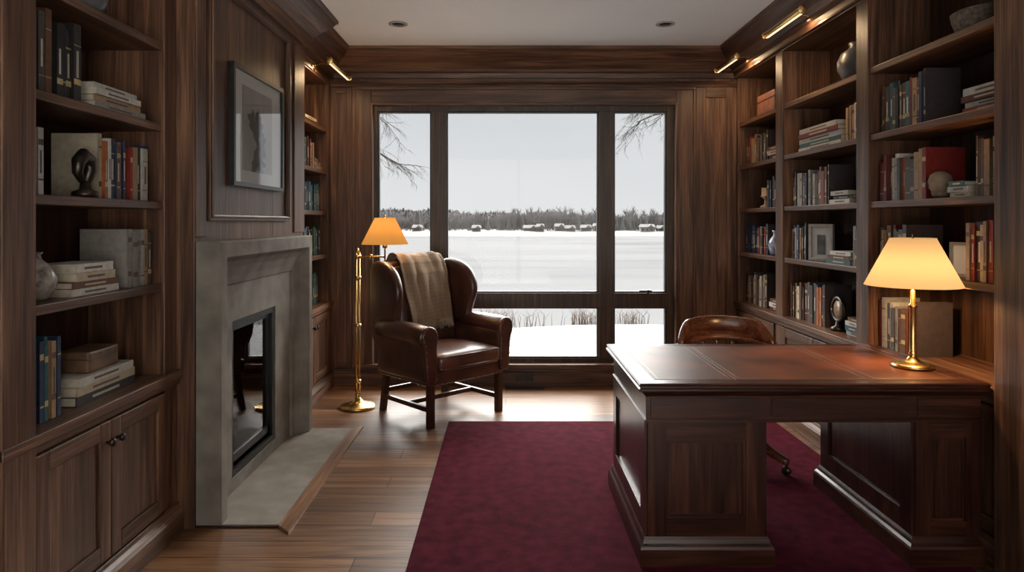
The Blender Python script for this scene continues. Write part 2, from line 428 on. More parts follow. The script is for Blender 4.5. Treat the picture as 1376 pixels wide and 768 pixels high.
# window
m=MB()
y0,y1=5.875,5.955
m.box(wx0+.012,-1.106,y0,y1,wz0,wz1,'frame'); m.box(1.383,wx1-.012,y0,y1,wz0,wz1,'frame')
m.box(-1.106,1.383,y0,y1,2.352,wz1,'frame'); m.box(-1.106,1.383,y0,y1,wz0,.229,'frame')
m.box(-.643,-.515,y0-.01,y1,.229,2.352,'frame'); m.box(.798,.926,y0-.01,y1,.229,2.352,'frame')
m.box(-1.106,1.383,y0-.012,y1,.667,.789,'frame')
def sash(a,b,c,d,w=.014):
    m.box(a,a+w,y0+.012,y1-.02,c,d,'black'); m.box(b-w,b,y0+.012,y1-.02,c,d,'black')
    m.box(a+w,b-w,y0+.012,y1-.02,c,c+w,'black'); m.box(a+w,b-w,y0+.012,y1-.02,d-w,d,'black')
for a,b in ((-1.106,-.643),(-.515,.798),(.926,1.383)):
    for c,d in ((.229,.667),(.789,2.352)):
        sash(a,b,c,d); m.box(a+.01,b-.01,5.918,5.922,c+.01,d-.01,'glass')
m.box(1.14,1.25,y0-.03,y0-.01,.80,.815,'dbrass'); m.box(1.21,1.225,y0-.04,y0,.79,.82,'dbrass')
m.build('window_1',bevel=.003)

m=MB(); m.box(.08,.23,YB-.034,YB-.028,.045,.10,'black')
for i in range(5): m.box(.09,.22,YB-.037,YB-.033,.05+i*.01,.053+i*.01,'dbrass')
m.build('wall_vent')
m=MB(); m.box(.0,.32,5.70,5.78,0,.004,'black')
for i in range(16): m.box(.01+i*.019,.02+i*.019,5.705,5.775,.004,.007,'dbrass')
m.build('floor_register')

for x in (-.795,1.174):
    m=MB(); m.lathe([(.055,0),(.07,0),(.07,-.006),(.05,-.008),(.045,.0)],(x,5.03,H-.001),28,'rim')
    m.lathe([(.0,.0),(.044,-.001)],(x,5.03,H-.003),28,'dbrass'); m.build('recessed_downlight')

# ------------------------------------------------------------------ bookcases
def door(m,xf,s,a,b,z0,z1,knob):
    w=.065
    X=lambda d: xf+s*d
    m.box(X(-.012),X(.01),a,a+w,z0,z1,'wz'); m.box(X(-.012),X(.01),b-w,b,z0,z1,'wz')
    m.box(X(-.012),X(.01),a+w,b-w,z0,z0+w,'wy'); m.box(X(-.012),X(.01),a+w,b-w,z1-w,z1,'wy')
    m.box(X(-.001),X(.01),a+w,b-w,z0+w,z1-w,'wz')
    ky=b-.03 if knob>0 else a+.03
    q=MB(); q.lathe([(0,.035),(.012,.033),(.016,.025),(.012,.016),(.006,.012),(.006,0)],(0,0,0),16,'dbrass')
    R=Matrix.Translation((X(-.012),ky,z1-.075)) @ Matrix.Rotation(-s*pi/2,4,'Y')
    m.M=R; m.add(q.v,q.f,'dbrass',True); m.M=Matrix.Identity(4)

def bookcase(name,xf,s,bays,y0,y1,shelves,head,endw=.0):
    m=MB(); X=lambda d: xf+s*d
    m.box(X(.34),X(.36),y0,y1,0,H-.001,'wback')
    prev=y0
    for (a,b) in bays:
        m.box(X(0),X(.34),prev,a,0,head,'wz'); prev=b
    if y1-prev>.001: m.box(X(0),X(.34),prev,y1,0,head,'wz')
    m.box(X(0),X(.34),y0,y1,head,H-.001,'wy')
    m.box(X(-.012),X(0),y0,y1,head+.012,head+.03,'wy')
    for a,b in bays:
        for z in shelves:
            m.box(X(.012),X(.34),a,b,z-.034,z,'wy')
        m.box(X(.012),X(.34),a,b,.08,.66,'wy')
    m.box(X(-.028),X(.34),y0,y1,.692,.73,'wy'); m.box(X(-.014),X(.02),y0,y1,.665,.692,'wy')
    for a,b in bays:
        c=(a+b)/2; door(m,xf,s,a+.01,c-.003,.14,.655,1); door(m,xf,s,c+.003,b-.01,.14,.655,-1)
    pr=[(-.0,0),(.035,0),(.035,.085),(.026,.10),(.014,.112),(.010,.13),(0,.13)]
    path=[(xf,y0),(xf,y1)] if s<0 else [(xf,y1),(xf,y0)]
    m.sweep(path,pr,False,'wy')
    return m.build(name,bevel=.0035)

shL=[1.13,1.49,1.83,2.186]
bookcase('built_in_bookcase',XL,-1,[(2.15,3.0)],2.0,YC0,shL,2.56)
bookcase('built_in_bookcase',XL,-1,[(4.80,5.76)],YC1,YB-.0,shL,2.56)
shR=[1.145,1.51,1.875,2.238]
bookcase('built_in_bookcase',XR,1,[(2.66,3.717),(3.843,4.87),(4.99,5.80)],2.55,YB,shR,2.62)
m=MB(); m.box(-1.86,XL,YN,2.0,0,H-.001,'wz')
for a in (-1.5,-.35,.8):
    m.box(XL,XL+.014,a,a+.06,.2,2.55,'wz'); m.box(XL,XL+.014,a+1.0,a+1.06,.2,2.55,'wz')
    m.box(XL,XL+.014,a+.06,a+1.0,.2,.26,'wy'); m.box(XL,XL+.014,a+.06,a+1.0,2.49,2.55,'wy')
m.build('trim_panelling_left',bevel=.003)
m=MB(); m.box(XR,2.33,YN,2.55,0,H-.001,'wz'); m.box(1.90,XR,2.30,2.66,0,2.62,'wz')
m.build('trim_pilaster_right',bevel=.004)
m=MB(); m.box(XL,-1.475,2.0,2.145,0,2.62,'wz'); m.build('trim_pilaster_left',bevel=.004)

# ------------------------------------------------------------------ chimney breast
fy0,fy1,fz0,fz1=3.50,4.16,.08,.89
m=MB()
m.box(-1.865,XB,YC0,fy0,0,H-.001,'wz'); m.box(-1.865,XB,fy1,YC1,0,H-.001,'wz')
m.box(-1.865,XB,fy0,fy1,fz1,H-.001,'wz'); m.box(-1.865,XB,fy0,fy1,0,fz0,'wz')
def pf(a,b,z0,z1,w,t):
    m.box(XB,XB+t,a,a+w,z0,z1,'wz'); m.box(XB,XB+t,b-w,b,z0,z1,'wz')
    m.box(XB,XB+t,a+w,b-w,z0,z0+w,'wy'); m.box(XB,XB+t,a+w,b-w,z1-w,z1,'wy')
pf(3.23,4.42,1.405,2.58,.03,.022); pf(3.245,4.405,1.42,2.565,.012,.03)
m.box(XB,XB+.012,YC0,YC0+.10,1.33,2.6,'wz'); m.box(XB,XB+.012,YC1-.22,YC1,1.33,2.6,'wz')
m.build('chimney_breast',bevel=.003)

# fireplace: bolection stone surround
m=MB()
sy0,sy1,sz1=3.125,4.60,1.31
def ringpts(iy,iz,x):
    return [(x,sy0+iy,0.012),(x,sy0+iy,sz1-iz),(x,sy1-iy,sz1-iz),(x,sy1-iy,0.012)]
prof=[(0,0,XB+.001),(0,0,XS-.008),(.008,.008,XS),(.07,.075,XS),(.078,.083,XS-.008),(.085,.10,XS-.03),(.10,.135,XS-.055),(.125,.185,XS-.078),(.16,.225,XS-.09),(.165,.23,XS-.10),(.38,.43,XS-.10),(.38,.43,XB-.05)]
vs=[];fs=[]
for iy,iz,x in prof: vs+=ringpts(iy,iz,x)
vs[-8:-4]=[(XS-.10,fy0,.012),(XS-.10,fy0,fz1),(XS-.10,fy1,fz1),(XS-.10,fy1,.012)]
vs[-4:]=[(XB-.05,fy0,.012),(XB-.05,fy0,fz1),(XB-.05,fy1,fz1),(XB-.05,fy1,.012)]
for i in range(len(prof)-1):
    for k in range(3): fs.append((i*4+k,i*4+k+1,(i+1)*4+k+1,(i+1)*4+k))
m.add(vs,fs,'stone')
m.box(XB+.002,XS-.10,fy0+.0,fy1,.012,fz0,'stone')
m.box(-1.80,-1.79,fy0,fy1,fz0,fz1,'liner'); m.box(-1.80,XB-.03,fy0-.0,fy0+.015,fz0,fz1,'liner'); m.box(-1.80,XB-.03,fy1-.015,fy1,fz0,fz1,'liner')
m.box(-1.80,XB-.03,fy0,fy1,fz0,fz0+.02,'liner'); m.box(-1.80,XB-.03,fy0,fy1,fz1-.02,fz1,'liner')
def bf(w0,w1,x0,x1,k):
    m.box(x0,x1,fy0+w0,fy0+w1,fz0+w0,fz1-w0,k); m.box(x0,x1,fy1-w1,fy1-w0,fz0+w0,fz1-w0,k)
    m.box(x0,x1,fy0+w1,fy1-w1,fz0+w0,fz0+w1,k); m.box(x0,x1,fy0+w1,fy1-w1,fz1-w1,fz1-w0,k)
bf(0,.035,-1.455,-1.412,'black'); bf(.035,.06,-1.46,-1.43,'black')
m.box(-1.446,-1.442,fy0+.05,fy1-.05,fz0+.05,fz1-.05,'fglass')
m.box(-1.46,-1.43,fy0+.03,fy1-.03,fz0+.03,fz0+.10,'black')
for i,(a,b,z) in enumerate(((3.58,4.08,.17),(3.62,4.02,.21),(3.56,3.95,.27),(3.72,4.1,.29))):
    m.tube([(-1.60+.04*(i%2),a,z),(-1.60-.02*i+.04,(a+b)/2,z+.02),(-1.64+.03*i,b,z)],[.04,.045,.035],10,'log')
m.build('fireplace',bevel=0)
m=MB()
m.box(-1.419,-1.045,3.135,4.60,0,.012,'hearth')
m.box(-1.418,-1.043,3.125,3.135,0,.008,'dleg')
m.add([(-1.045,3.135,.0),(-.975,3.06,.0),(-.975,4.66,.0),(-1.045,4.60,.0),(-1.045,3.135,.011),(-.975,3.06,.011),(-.975,4.66,.011),(-1.045,4.60,.011)],
      [(0,1,2,3),(4,5,6,7),(0,1,5,4),(1,2,6,5),(2,3,7,6),(3,0,4,7)],'hw')
m.build('fireplace_hearth')

# framed botanical print
m=MB(); a,b,c,d=3.49,4.27,1.588,2.225; x0=XB+.001; w=.022
m.box(x0,x0+.03,a,a+w,c,d,'black'); m.box(x0,x0+.03,b-w,b,c,d,'black'); m.box(x0,x0+.03,a+w,b-w,c,c+w,'black'); m.box(x0,x0+.03,a+w,b-w,d-w,d,'black')
m.box(x0,x0+.012,a+w,b-w,c+w,d-w,'mat'); m.box(x0+.012,x0+.0135,a+.15,b-.17,c+.09,d-.09,'print')
rr=random.Random(3); xq=x0+.0142
def leaf(y,z,ang,L,W):
    pts=[]
    for t in [i/8 for i in range(9)]: pts.append((t*L, W*math.sin(pi*t)**.8))
    for t in [i/8 for i in range(7,0,-1)]: pts.append((t*L,-W*math.sin(pi*t)**.8))
    ca,sa=math.cos(ang),math.sin(ang); xx=xq+rr.random()*.0006
    m.add([(xx,y+u*ca-v*sa,z+u*sa+v*ca) for u,v in pts],[tuple(range(len(pts)))],'ink')
for k in range(60):
    t=rr.random(); y=3.86+.04*math.sin(t*5); z=c+.12+t*.28
    ang=rr.choice((0.3,pi-.3))+rr.uniform(-.7,.7)
    L=rr.uniform(.06,.12)
    leaf(y,z,ang,L,L*.2)
m.box(xq,xq+.0005,3.87,3.876,c+.10,c+.45,'ink')
m.box(x0+.022,x0+.024,a+w,b-w,c+w,d-w,'glass2')
m.build('framed_print',recalc=True)

# ------------------------------------------------------------------ picture lights
def piclight(x,s,ya,yb,z,xw):
    m=MB(); yc=(ya+yb)/2
    m.tube([(x,ya,z),(x,yb,z)],.022,16,'brass')
    for y in (ya,yb): m.tube([(x,y-.006,z),(x,y+.006,z)],.026,16,'brass')
    m.box(x-.008,x+.008,ya+.02,yb-.02,z-.0235,z-.021,'strip')
    dx=xw-x
    m.tube([(x,yc,z+.01),(x+dx*.3,yc,z+.045),(x+dx*.7,yc,z+.05),(xw,yc,z+.02)],.008,10,'brass')
    m.box(min(xw,xw-s*.012),max(xw,xw-s*.012),yc-.03,yc+.03,z-.01,z+.05,'brass')
    m.build('picture_light',bevel=.002)
    L=bpy.data.lights.new('picture_light_glow','AREA'); L.shape='RECTANGLE'; L.size=.4; L.size_y=.03; L.energy=5.0; L.color=(1,.68,.38)
    o=bpy.data.objects.new('picture_light_glow',L); scene.collection.objects.link(o)
    o.location=(x,yc,z-.035)
    dr=Vector((s*.35,0,-1)); o.rotation_euler=dr.to_track_quat('-Z','X').to_euler()
piclight(1.75,1,4.03,4.60,2.655,1.956)
piclight(1.75,1,5.16,5.66,2.655,1.956)
piclight(-1.29,-1,4.98,5.60,2.58,XL+.0)

# ------------------------------------------------------------------ books
WHT=(.50,.475,.42);GRY=(.24,.23,.215);LGR=(.37,.36,.33);BLK=(.018,.017,.017);NAV=(.018,.035,.075);RED=(.23,.022,.016);DRD=(.10,.015,.011)
TAN=(.31,.20,.11);CRM=(.46,.38,.26);GRN=(.025,.06,.038);BRN=(.105,.046,.022);TEAL=(.022,.085,.105);ORG=(.30,.09,.025);DGR=(.070,.064,.058)
DRK=[BLK,NAV,DGR,BRN,GRN,DRD,BLK,TAN]; LT=[WHT,LGR,CRM,GRY,WHT,DGR]
PG=(.46,.41,.32)
def vary(c,r): k=r.uniform(.75,1.2); return tuple(min(1,x*k) for x in c)
def row(xf,s,y0,y1,z,h0,h1,pal,seed,t0=.018,t1=.042,first=(.045,.035,.035),dep=None):
    r=random.Random(seed); m=MB(); X=lambda d: xf+s*d; y=y0; i=0
    z=z+.0005
    while y<y1-.012:
        t=min(r.uniform(t0,t1),y1-y); h=r.uniform(h0,h1); dp=dep or r.uniform(.15,.20); d0=.045+r.uniform(0,.02)
        c=vary(r.choice(pal),r)
        if i==0: c=first; h=h1
        a,b=y+.0008,y+t-.0008
        m.box(X(d0),X(d0+.004),a,b,z,z+h,'book',c)
        m.box(X(d0+.002),X(d0+dp),a,a+.0025,z,z+h,'book',c); m.box(X(d0+.002),X(d0+dp),b-.0025,b,z,z+h,'book',c)
        m.box(X(d0+.004),X(d0+dp-.005),a+.0025,b-.0025,z+.003,z+h-.005,'book',PG)
        if r.random()<.75:
            bc=vary((.42,.33,.16) if sum(c)<.4 else (.10,.06,.05),r); n=r.choice((1,2,2))
            for k in range(n):
                zz=z+h*(.2+.55*k)+r.uniform(-.01,.01); m.box(X(d0-.0008),X(d0),a+.001,b-.001,zz,zz+r.choice((.003,.006,.02)),'book',bc)
        if r.random()<.5:
            bc=vary((.45,.42,.36) if sum(c)<.5 else (.08,.06,.06),r)
            m.box(X(d0-.0009),X(d0),(a+b)/2-t*.14,(a+b)/2+t*.14,z+h*.32,z+h*.66,'book',bc)
        y+=t; i+=1
    return m.build('book_row',recalc=False)
def stack(xf,s,y0,y1,z,n,pal,seed,d=.05,t0=.022,t1=.034):
    r=random.Random(seed); m=MB(); X=lambda q: xf+s*q; z=z+.0005
    for i in range(n):
        t=r.uniform(t0,t1); c=vary(pal[i%len(pal)],r); a=y0+r.uniform(0,.02)+.008*i; b=y1-r.uniform(0,.02)-.01*i; q0=d+r.uniform(-.01,.012); q1=q0+r.uniform(.15,.19)
        m.box(X(q0),X(q0+.004),a,b,z,z+t,'book',c); m.box(X(q0+.002),X(q1),a,b,z,z+.003,'book',c); m.box(X(q0+.002),X(q1),a,b,z+t-.003,z+t,'book',c)
        m.box(X(q0+.004),X(q1-.005),a+.004,b-.004,z+.003,z+t-.003,'book',PG)
        bc=(.1,.07,.06) if sum(c)>.6 else (.4,.35,.25); m.box(X(q0-.0008),X(q0),a+(b-a)*.25,a+(b-a)*.7,z+t*.35,z+t*.62,'book',bc)
        z+=t+.0005
    m.build('book_stack',recalc=False); return z
row(XL,-1,2.152,2.50,1.83,.25,.29,[BLK,BRN,DGR,TAN,DRD,BLK,BRN],11,first=(.42,.41,.38),t0=.024,t1=.045)
stack(XL,-1,2.55,2.92,1.83,4,[GRY,TAN,WHT,LGR],12)
row(XL,-1,2.152,2.30,1.49,.22,.25,LT,13,first=WHT)
row(XL,-1,2.62,2.98,1.49,.215,.25,[CRM,DGR,BRN,BLK,ORG,NAV,WHT,TAN,RED],14,first=(.36,.31,.23))
row(XL,-1,2.152,2.235,1.13,.21,.23,LT,15,first=WHT)
zt=stack(XL,-1,2.43,2.74,1.13,4,[WHT,BRN,CRM,WHT],16)
row(XL,-1,2.80,2.985,1.13,.225,.24,[LGR,GRY,TAN,DGR],17,first=(.22,.205,.18))
row(XL,-1,2.152,2.37,.73,.25,.28,[TEAL,BRN,TAN,CRM,NAV],18,first=NAV)
zt2=stack(XL,-1,2.45,2.86,.73,3,[BLK,CRM,WHT],19,t0=.03,t1=.038)
row(XL,-1,4.95,5.5,1.83,.2,.25,DRK+[TAN,RED],21); row(XL,-1,4.95,5.7,1.49,.2,.24,[TEAL,TEAL,NAV,BLK,DGR],22)
row(XL,-1,4.95,5.7,1.13,.2,.24,[TEAL,GRN,NAV,DGR],23); row(XL,-1,4.9,5.65,.73,.2,.26,[TEAL,GRN,GRN,BLK],24)
stack(XL,-1,5.25,5.6,2.186,2,[BRN,CRM],25); stack(XL,-1,5.52,5.74,1.83,3,[TAN,CRM,BRN],26)
row(XR,1,3.30,3.70,1.875,.22,.27,DRK+[TEAL],31); stack(XR,1,2.70,3.04,1.875,4,[RED,WHT,DRD,LGR],32)
row(XR,1,3.285,3.70,1.51,.20,.25,[RED,DRD,TAN,WHT,ORG,DRD,DGR],33,first=(.17,.017,.013)); stack(XR,1,2.97,3.14,1.51,3,[CRM,WHT,TEAL],34,t0=.02,t1=.026)
row(XR,1,2.68,2.94,1.51,.23,.26,[WHT,LGR,CRM,BLK,BRN,TAN],35,first=CRM)
row(XR,1,2.68,3.0,1.145,.24,.265,[RED,BLK,CRM,WHT,DRD,TAN],36,first=DRD)
row(XR,1,3.44,3.70,1.145,.2,.24,[BRN,DRD,TAN,DGR],38)
row(XR,1,3.38,3.70,.73,.22,.27,[GRY,DGR,BRN,DRD,LGR],37)
stack(XR,1,4.12,4.74,1.875,5,[WHT,TEAL,WHT,DRD,LGR],41); row(XR,1,3.87,4.06,1.875,.2,.23,[DRD,TAN,WHT,BRN],42,first=TAN)
row(XR,1,4.28,4.84,1.51,.2,.25,[DGR,BLK,CRM,NAV,RED,GRY,BRN],43); stack(XR,1,3.99,4.26,1.51,3,[WHT,BLK,LGR],44)
stack(XR,1,3.99,4.30,1.145,3,[TEAL,BRN,WHT],45); row(XR,1,3.86,3.98,1.145,.2,.25,LT,46,first=WHT); row(XR,1,4.62,4.85,1.145,.2,.25,DRK,49)
row(XR,1,4.33,4.84,.73,.22,.27,[CRM,DRD,TAN,DGR,BRN,NAV,ORG],47); stack(XR,1,3.87,4.08,.73,4,[LGR,TEAL,WHT,BRN],48)
row(XR,1,5.30,5.76,1.875,.2,.24,[DGR,BRN,TEAL,BLK,TAN,RED],51); stack(XR,1,5.02,5.28,1.875,3,[DRD,CRM,BRN],52)
row(XR,1,5.02,5.28,1.51,.18,.24,[BLK,WHT,NAV],53); row(XR,1,5.28,5.76,1.145,.2,.24,[DGR,GRY,NAV,RED,BLK],54)
stack(XR,1,5.02,5.16,1.145,3,[TEAL,WHT,LGR],55); row(XR,1,5.30,5.76,.73,.2,.26,[TAN,DGR,BRN,LGR,BRN],56); stack(XR,1,5.02,5.27,.73,3,[DRD,WHT,BRN],57)

# ------------------------------------------------------------------ decor
def deco(name,prof,loc,mat,seg=28,extra=None,sx=1,sy=1):
    m=MB(); m.lathe(prof,(0,0,0),seg,mat,sx=sx,sy=sy)
    if extra: extra(m)
    return m.build(name,loc=loc,recalc=True)
deco('porcelain_vase',[(.03,0),(.04,.004),(.066,.045),(.068,.075),(.05,.115),(.022,.14),(.018,.155),(.026,.165),(.02,.165),(.012,.15)],(XL-.12,2.345,1.131),'pattern')
def sculpt(m):
    m.tube([(0,.0,.05),(.0,.03,.10),(0,.025,.14),(0,-.01,.155),(0,-.04,.13),(0,-.045,.09),(0,-.02,.06)],[.016,.022,.024,.026,.024,.018,.012],12,'dbrass')
deco('bronze_sculpture',[(.045,0),(.045,.02),(.02,.03),(.016,.06),(0,.065)],(XL-.06,2.53,1.491),'dbrass',extra=sculpt)
deco('ceramic_bowl',[(.03,0),(.05,.01),(.08,.05),(.085,.09),(.075,.10),(.06,.05),(0,.02)],(XL-.12,2.62,2.187),'ceram')
m=MB(); m.rbox((0,0,.04),(.13,.20,.08),.008,8,None,'boxbrn'); m.box(-.066,.066,-.101,.101,.050,.053,'dbrass'); m.build('keepsake_box',loc=(XL-.13,2.66,zt2),bevel=.001)
deco('ceramic_pot',[(.03,0),(.06,.02),(.07,.07),(.05,.12),(.03,.13),(.035,.15),(.025,.15)],(XL-.12,5.05,2.187),'ceram')
deco('woven_basket_bowl',[(.10,0),(.13,.02),(.145,.06),(.15,.09),(.14,.095),(.125,.05),(.0,.02)],(XR+.17,3.02,2.239),'basket',36)
def handles(m):
    for sg in (-1,1):
        m.tube([(0,sg*.04,.21),(0,sg*.085,.225),(0,sg*.115,.19),(0,sg*.105,.15)],[.01,.011,.011,.01],10,'ceram')
deco('handled_jug',[(.055,0),(.075,.015),(.11,.08),(.112,.13),(.09,.18),(.05,.205),(.042,.22),(.05,.24),(.04,.24),(.03,.2)],(XR+.15,4.12,2.239),'ceram',extra=handles)
m=MB(); m.rbox((0,0,.085),(.16,.36,.17),.006,6,None,'boxred'); m.box(-.082,.082,-.182,.182,.115,.12,'dbrass'); m.build('storage_box',loc=(XR+.14,5.34,2.239))
deco('figurine_vase',[(.03,0),(.04,.01),(.036,.05),(.045,.09),(.03,.13),(.02,.15),(.03,.175),(.018,.20),(0,.205)],(XR+.10,3.92,1.511),'tan')
deco('blue_vase',[(.03,0),(.04,.01),(.055,.07),(.05,.11),(.02,.15),(.018,.17),(.028,.19),(.02,.19)],(XR+.09,5.215,1.146),'bluew')
deco('candle_stand',[(.05,0),(.05,.012),(.02,.03),(.018,.07),(.045,.09),(.045,.10),(.04,.10),(.04,.16),(0,.16)],(XR+.10,5.42,1.511),'tan')
def skull(m):
    m.rbox((.0,-.0,.035),(.07,.06,.06),.02,6,None,'bone'); m.lathe([(0,-.012),(.01,-.01),(.013,0),(.01,.01),(0,.012)],(-.045,.02,.065),10,'dbrass')
deco('carved_stone_head',[(.0,.02),(.03,.022),(.048,.05),(.052,.08),(.042,.11),(.02,.125),(0,.128)],(XR+.075,3.215,1.511),'bone',extra=skull)
m=MB()
for (a,b,c,d) in ((-.09,-.07,0,.24),(.07,.09,0,.24),(-.07,.07,0,.02),(-.07,.07,.22,.24)): m.box(-.01,.01,a,b,c,d,'silver')
m.box(-.0,.008,-.07,.07,.02,.22,'print'); m.box(-.003,.0,-.03,.03,.04,.17,'ink'); m.box(.008,.06,-.01,.01,0,.012,'dbrass')
m.build('photo_frame',loc=(XR+.09,4.46,1.146),rotz=.5,bevel=.002)
m=MB()
for (a,b,c,d) in ((-.06,-.045,0,.16),(.045,.06,0,.16),(-.045,.045,0,.015),(-.045,.045,.145,.16)): m.box(-.008,.008,a,b,c,d,'silver')
m.box(0,.006,-.045,.045,.015,.145,'mat'); m.box(.006,.05,-.01,.01,0,.012,'dbrass'); m.build('photo_frame',loc=(XR+.14,3.15,1.146),rotz=.4)
def ringx(m):
    pts=[(0,.07*math.cos(a),.13+.07*math.sin(a)) for a in [2*pi*i/24 for i in range(25)]]; m.tube(pts,.014,8,'dbrass')
    m.tube([(-.004,0,.13),(.004,0,.13)],.062,24,'tan')
deco('mantel_clock',[(.045,0),(.045,.02),(.02,.03),(.014,.065)],(XR+.08,4.21,.731),'dbrass',extra=ringx)

# ------------------------------------------------------------------ rug
m=MB(); m.rbox((.735,3.35,.008),(2.27,2.81,.016),.007,24,None,'rug'); m.build('area_rug')
RZ=.0165

# ------------------------------------------------------------------ desk
m=MB(); X0,X1,Y0,Y1=.53,1.94,2.72,3.62; T=.755
edge=[(-.05,T-.035),(-.008,T-.035),(0,T-.03),(0,T-.022),(-.006,T-.018),(-.006,T-.012),(-.002,T-.006),(-.008,T),(-.05,T)]
m.sweep([(X0,Y0),(X1,Y0),(X1,Y1),(X0,Y1)],edge,True,'dx')
m.box(X0+.045,X1-.045,Y0+.045,Y1-.045,T-.035,T-.0008,'dx')
bx=.075
xs=[X0+bx,.94,1.50,X1-bx]
for a,b in zip(xs[:-1],xs[1:]):
    m.box(a+.002,b-.002,Y0+bx,Y1-bx,T-.002,T+.0004,'dtop')
    for (p,q,u,v) in ((a+.018,a+.022,Y0+bx+.018,Y1-bx-.018),(b-.022,b-.018,Y0+bx+.018,Y1-bx-.018),(a+.018,b-.018,Y0+bx+.018,Y0+bx+.022),(a+.018,b-.018,Y1-bx-.022,Y1-bx-.018)):
        m.box(p,q,u,v,T+.0002,T+.0007,'gold')
a0,a1,b0,b1=X0+.035,X1-.02,Y0+.04,Y1-.04
m.sweep([(a0,b0),(a1,b0),(a1,b1),(a0,b1)],[(-.02,T-.06),(.002,T-.06),(.006,T-.052),(.02,T-.038),(.02,T-.034),(-.02,T-.034)],True,'dx')
m.box(a0,a1,b0,b1,.60,T-.034,'dx')
def pfy(m,x0,x1,z0,z1,y,t,w,k1='dz',k2='dx'):
    m.box(x0,x0+w,y-t,y,z0,z1,k1); m.box(x1-w,x1,y-t,y,z0,z1,k1); m.box(x0+w,x1-w,y-t,y,z0,z0+w,k2); m.box(x0+w,x1-w,y-t,y,z1-w,z1,k2)
for (p,q) in ((a0+.02,1.02),(1.07,1.61),(1.66,a1-.01)):
    m.box(p,q,b0-.008,b0,.615,.69,'dx')
m.box(a0-.006,a1,b0-.006,b1+.006,.592,.602,'dx')
for (px0,px1) in ((a0+.008,1.045),(1.655,a1-.002)):
    q0,q1=b0+.012,b1-.012
    m.box(px0,px1,q0,q1,RZ,.60,'dz')
    w=.075 if px0<1 else .06
    pfy(m,px0,px1,.13,.592,q0,.014,w); pfy(m,px0+w,px1-w,.13+w,.592-w,q0,.008,.012)
    for xx,sg in ((px0,-1),(px1,1)):
        if xx>1.9: continue
        t=.012*sg; w=.08
        m.box(xx,xx+t,q0,q0+w,.13,.592,'dz'); m.box(xx,xx+t,q1-w,q1,.13,.592,'dz'); m.box(xx,xx+t,q0+w,q1-w,.13,.21,'dz'); m.box(xx,xx+t,q0+w,q1-w,.515,.592,'dz')
    base=[(-.01,RZ),(.034,RZ),(.034,.085),(.03,.095),(.022,.105),(.018,.118),(.012,.13),(-.01,.13)]
    m.sweep([(px0,q0),(px1-(.025 if px1>1.8 else 0),q0),(px1-(.025 if px1>1.8 else 0),q1),(px0,q1)],base,True,'dx')
m.box(1.05,1.65,b1-.02,b1,.55,.60,'dx')
m.build('pedestal_desk',bevel=.0025)

# ------------------------------------------------------------------ desk lamp
lx,ly=1.805,3.03
m=MB()
m.lathe([(.0,0),(.082,0),(.086,.004),(.086,.012),(.078,.018),(.05,.022),(.03,.03),(.018,.045),(.014,.055),(.018,.062),(.014,.07),(.0135,.26),(.018,.268),(.018,.276),(.010,.285),(.010,.34),(0,.345)],(lx,ly,T+.0012),32,'brass')
zb=1.118
m.shell([(.194,zb),(.192,zb+.004),(.092,zb+.207),(.093,zb+.211)],(lx,ly,0),48,'shade')
m.lathe([(0,0),(.02,.01),(.03,.04),(.025,.07),(0,.085)],(lx,ly,zb+.06),16,'bulb')
for a in (0,2*pi/3,4*pi/3): m.tube([(lx,ly,zb+.20),(lx+.091*math.cos(a),ly+.091*math.sin(a),zb+.20)],.0015,6,'brass')
m.tube([(lx,ly,zb+.13),(lx,ly,zb+.228)],.004,8,'brass')
m.build('desk_lamp',recalc=False)
m=MB(); m.tube([(lx+.08,ly,T+.005),(lx+.10,ly+.02,T+.005),(lx+.12,ly+.10,T+.005),(lx+.115,ly+.2,T+.005),(lx+.12,ly+.3,T+.005)],.003,8,'cord'); m.build('lamp_cord')
def pl(name,loc,e,col,r=.03):
    L=bpy.data.lights.new(name,'POINT'); L.energy=e; L.color=col; L.shadow_soft_size=r
    o=bpy.data.objects.new(name,L); o.location=loc; scene.collection.objects.link(o)
pl('desk_lamp_light',(lx,ly,zb+.05),30,(1,.56,.24),.035)

# ------------------------------------------------------------------ floor lamp
fx,fy=-1.12,5.157; sxx=-.915
m=MB()
m.lathe([(0,0),(.13,0),(.135,.006),(.135,.016),(.12,.024),(.07,.036),(.04,.05),(.022,.075),(.016,.085),(.024,.095),(.016,.105),(.012,.12),(0,.12)],(fx,fy,0),36,'brass')
for dx in (-.012,.012): m.tube([(fx+dx,fy,.10),(fx+dx,fy,1.17)],.007,10,'brass')
for z in (.2,.62,.98,1.14): m.lathe([(.0,-.012),(.024,-.012),(.026,0),(.024,.012),(0,.012)],(fx,fy,z),16,'brass')
m.lathe([(0,0),(.012,.004),(.014,.02),(.006,.034),(.0,.04)],(fx,fy,1.165),14,'brass')
m.tube([(fx,fy,1.135),(fx+.07,fy-.02,1.14),(fx+.14,fy-.01,1.14),(sxx,fy,1.135)],.0065,10,'brass')
m.lathe([(0,-.02),(.012,-.016),(.014,0),(.012,.016),(0,.02)],(fx+.10,fy-.016,1.14),14,'brass')
m.tube([(sxx,fy,1.11),(sxx,fy,1.33)],.006,10,'brass'); m.lathe([(0,0),(.018,.004),(.02,.03),(.012,.04)],(sxx,fy,1.20),16,'brass')
m.lathe([(0,-.015),(.010,-.01),(.012,0),(.008,.01),(0,.015)],(sxx,fy,1.10),14,'brass')
zs=1.232
m.shell([(.176,zs),(.174,zs+.003),(.078,zs+.195),(.079,zs+.199)],(sxx,fy,0),44,'shade2')
m.lathe([(0,0),(.02,.01),(.028,.035),(.022,.06),(0,.075)],(sxx,fy,zs+.04),16,'bulb')
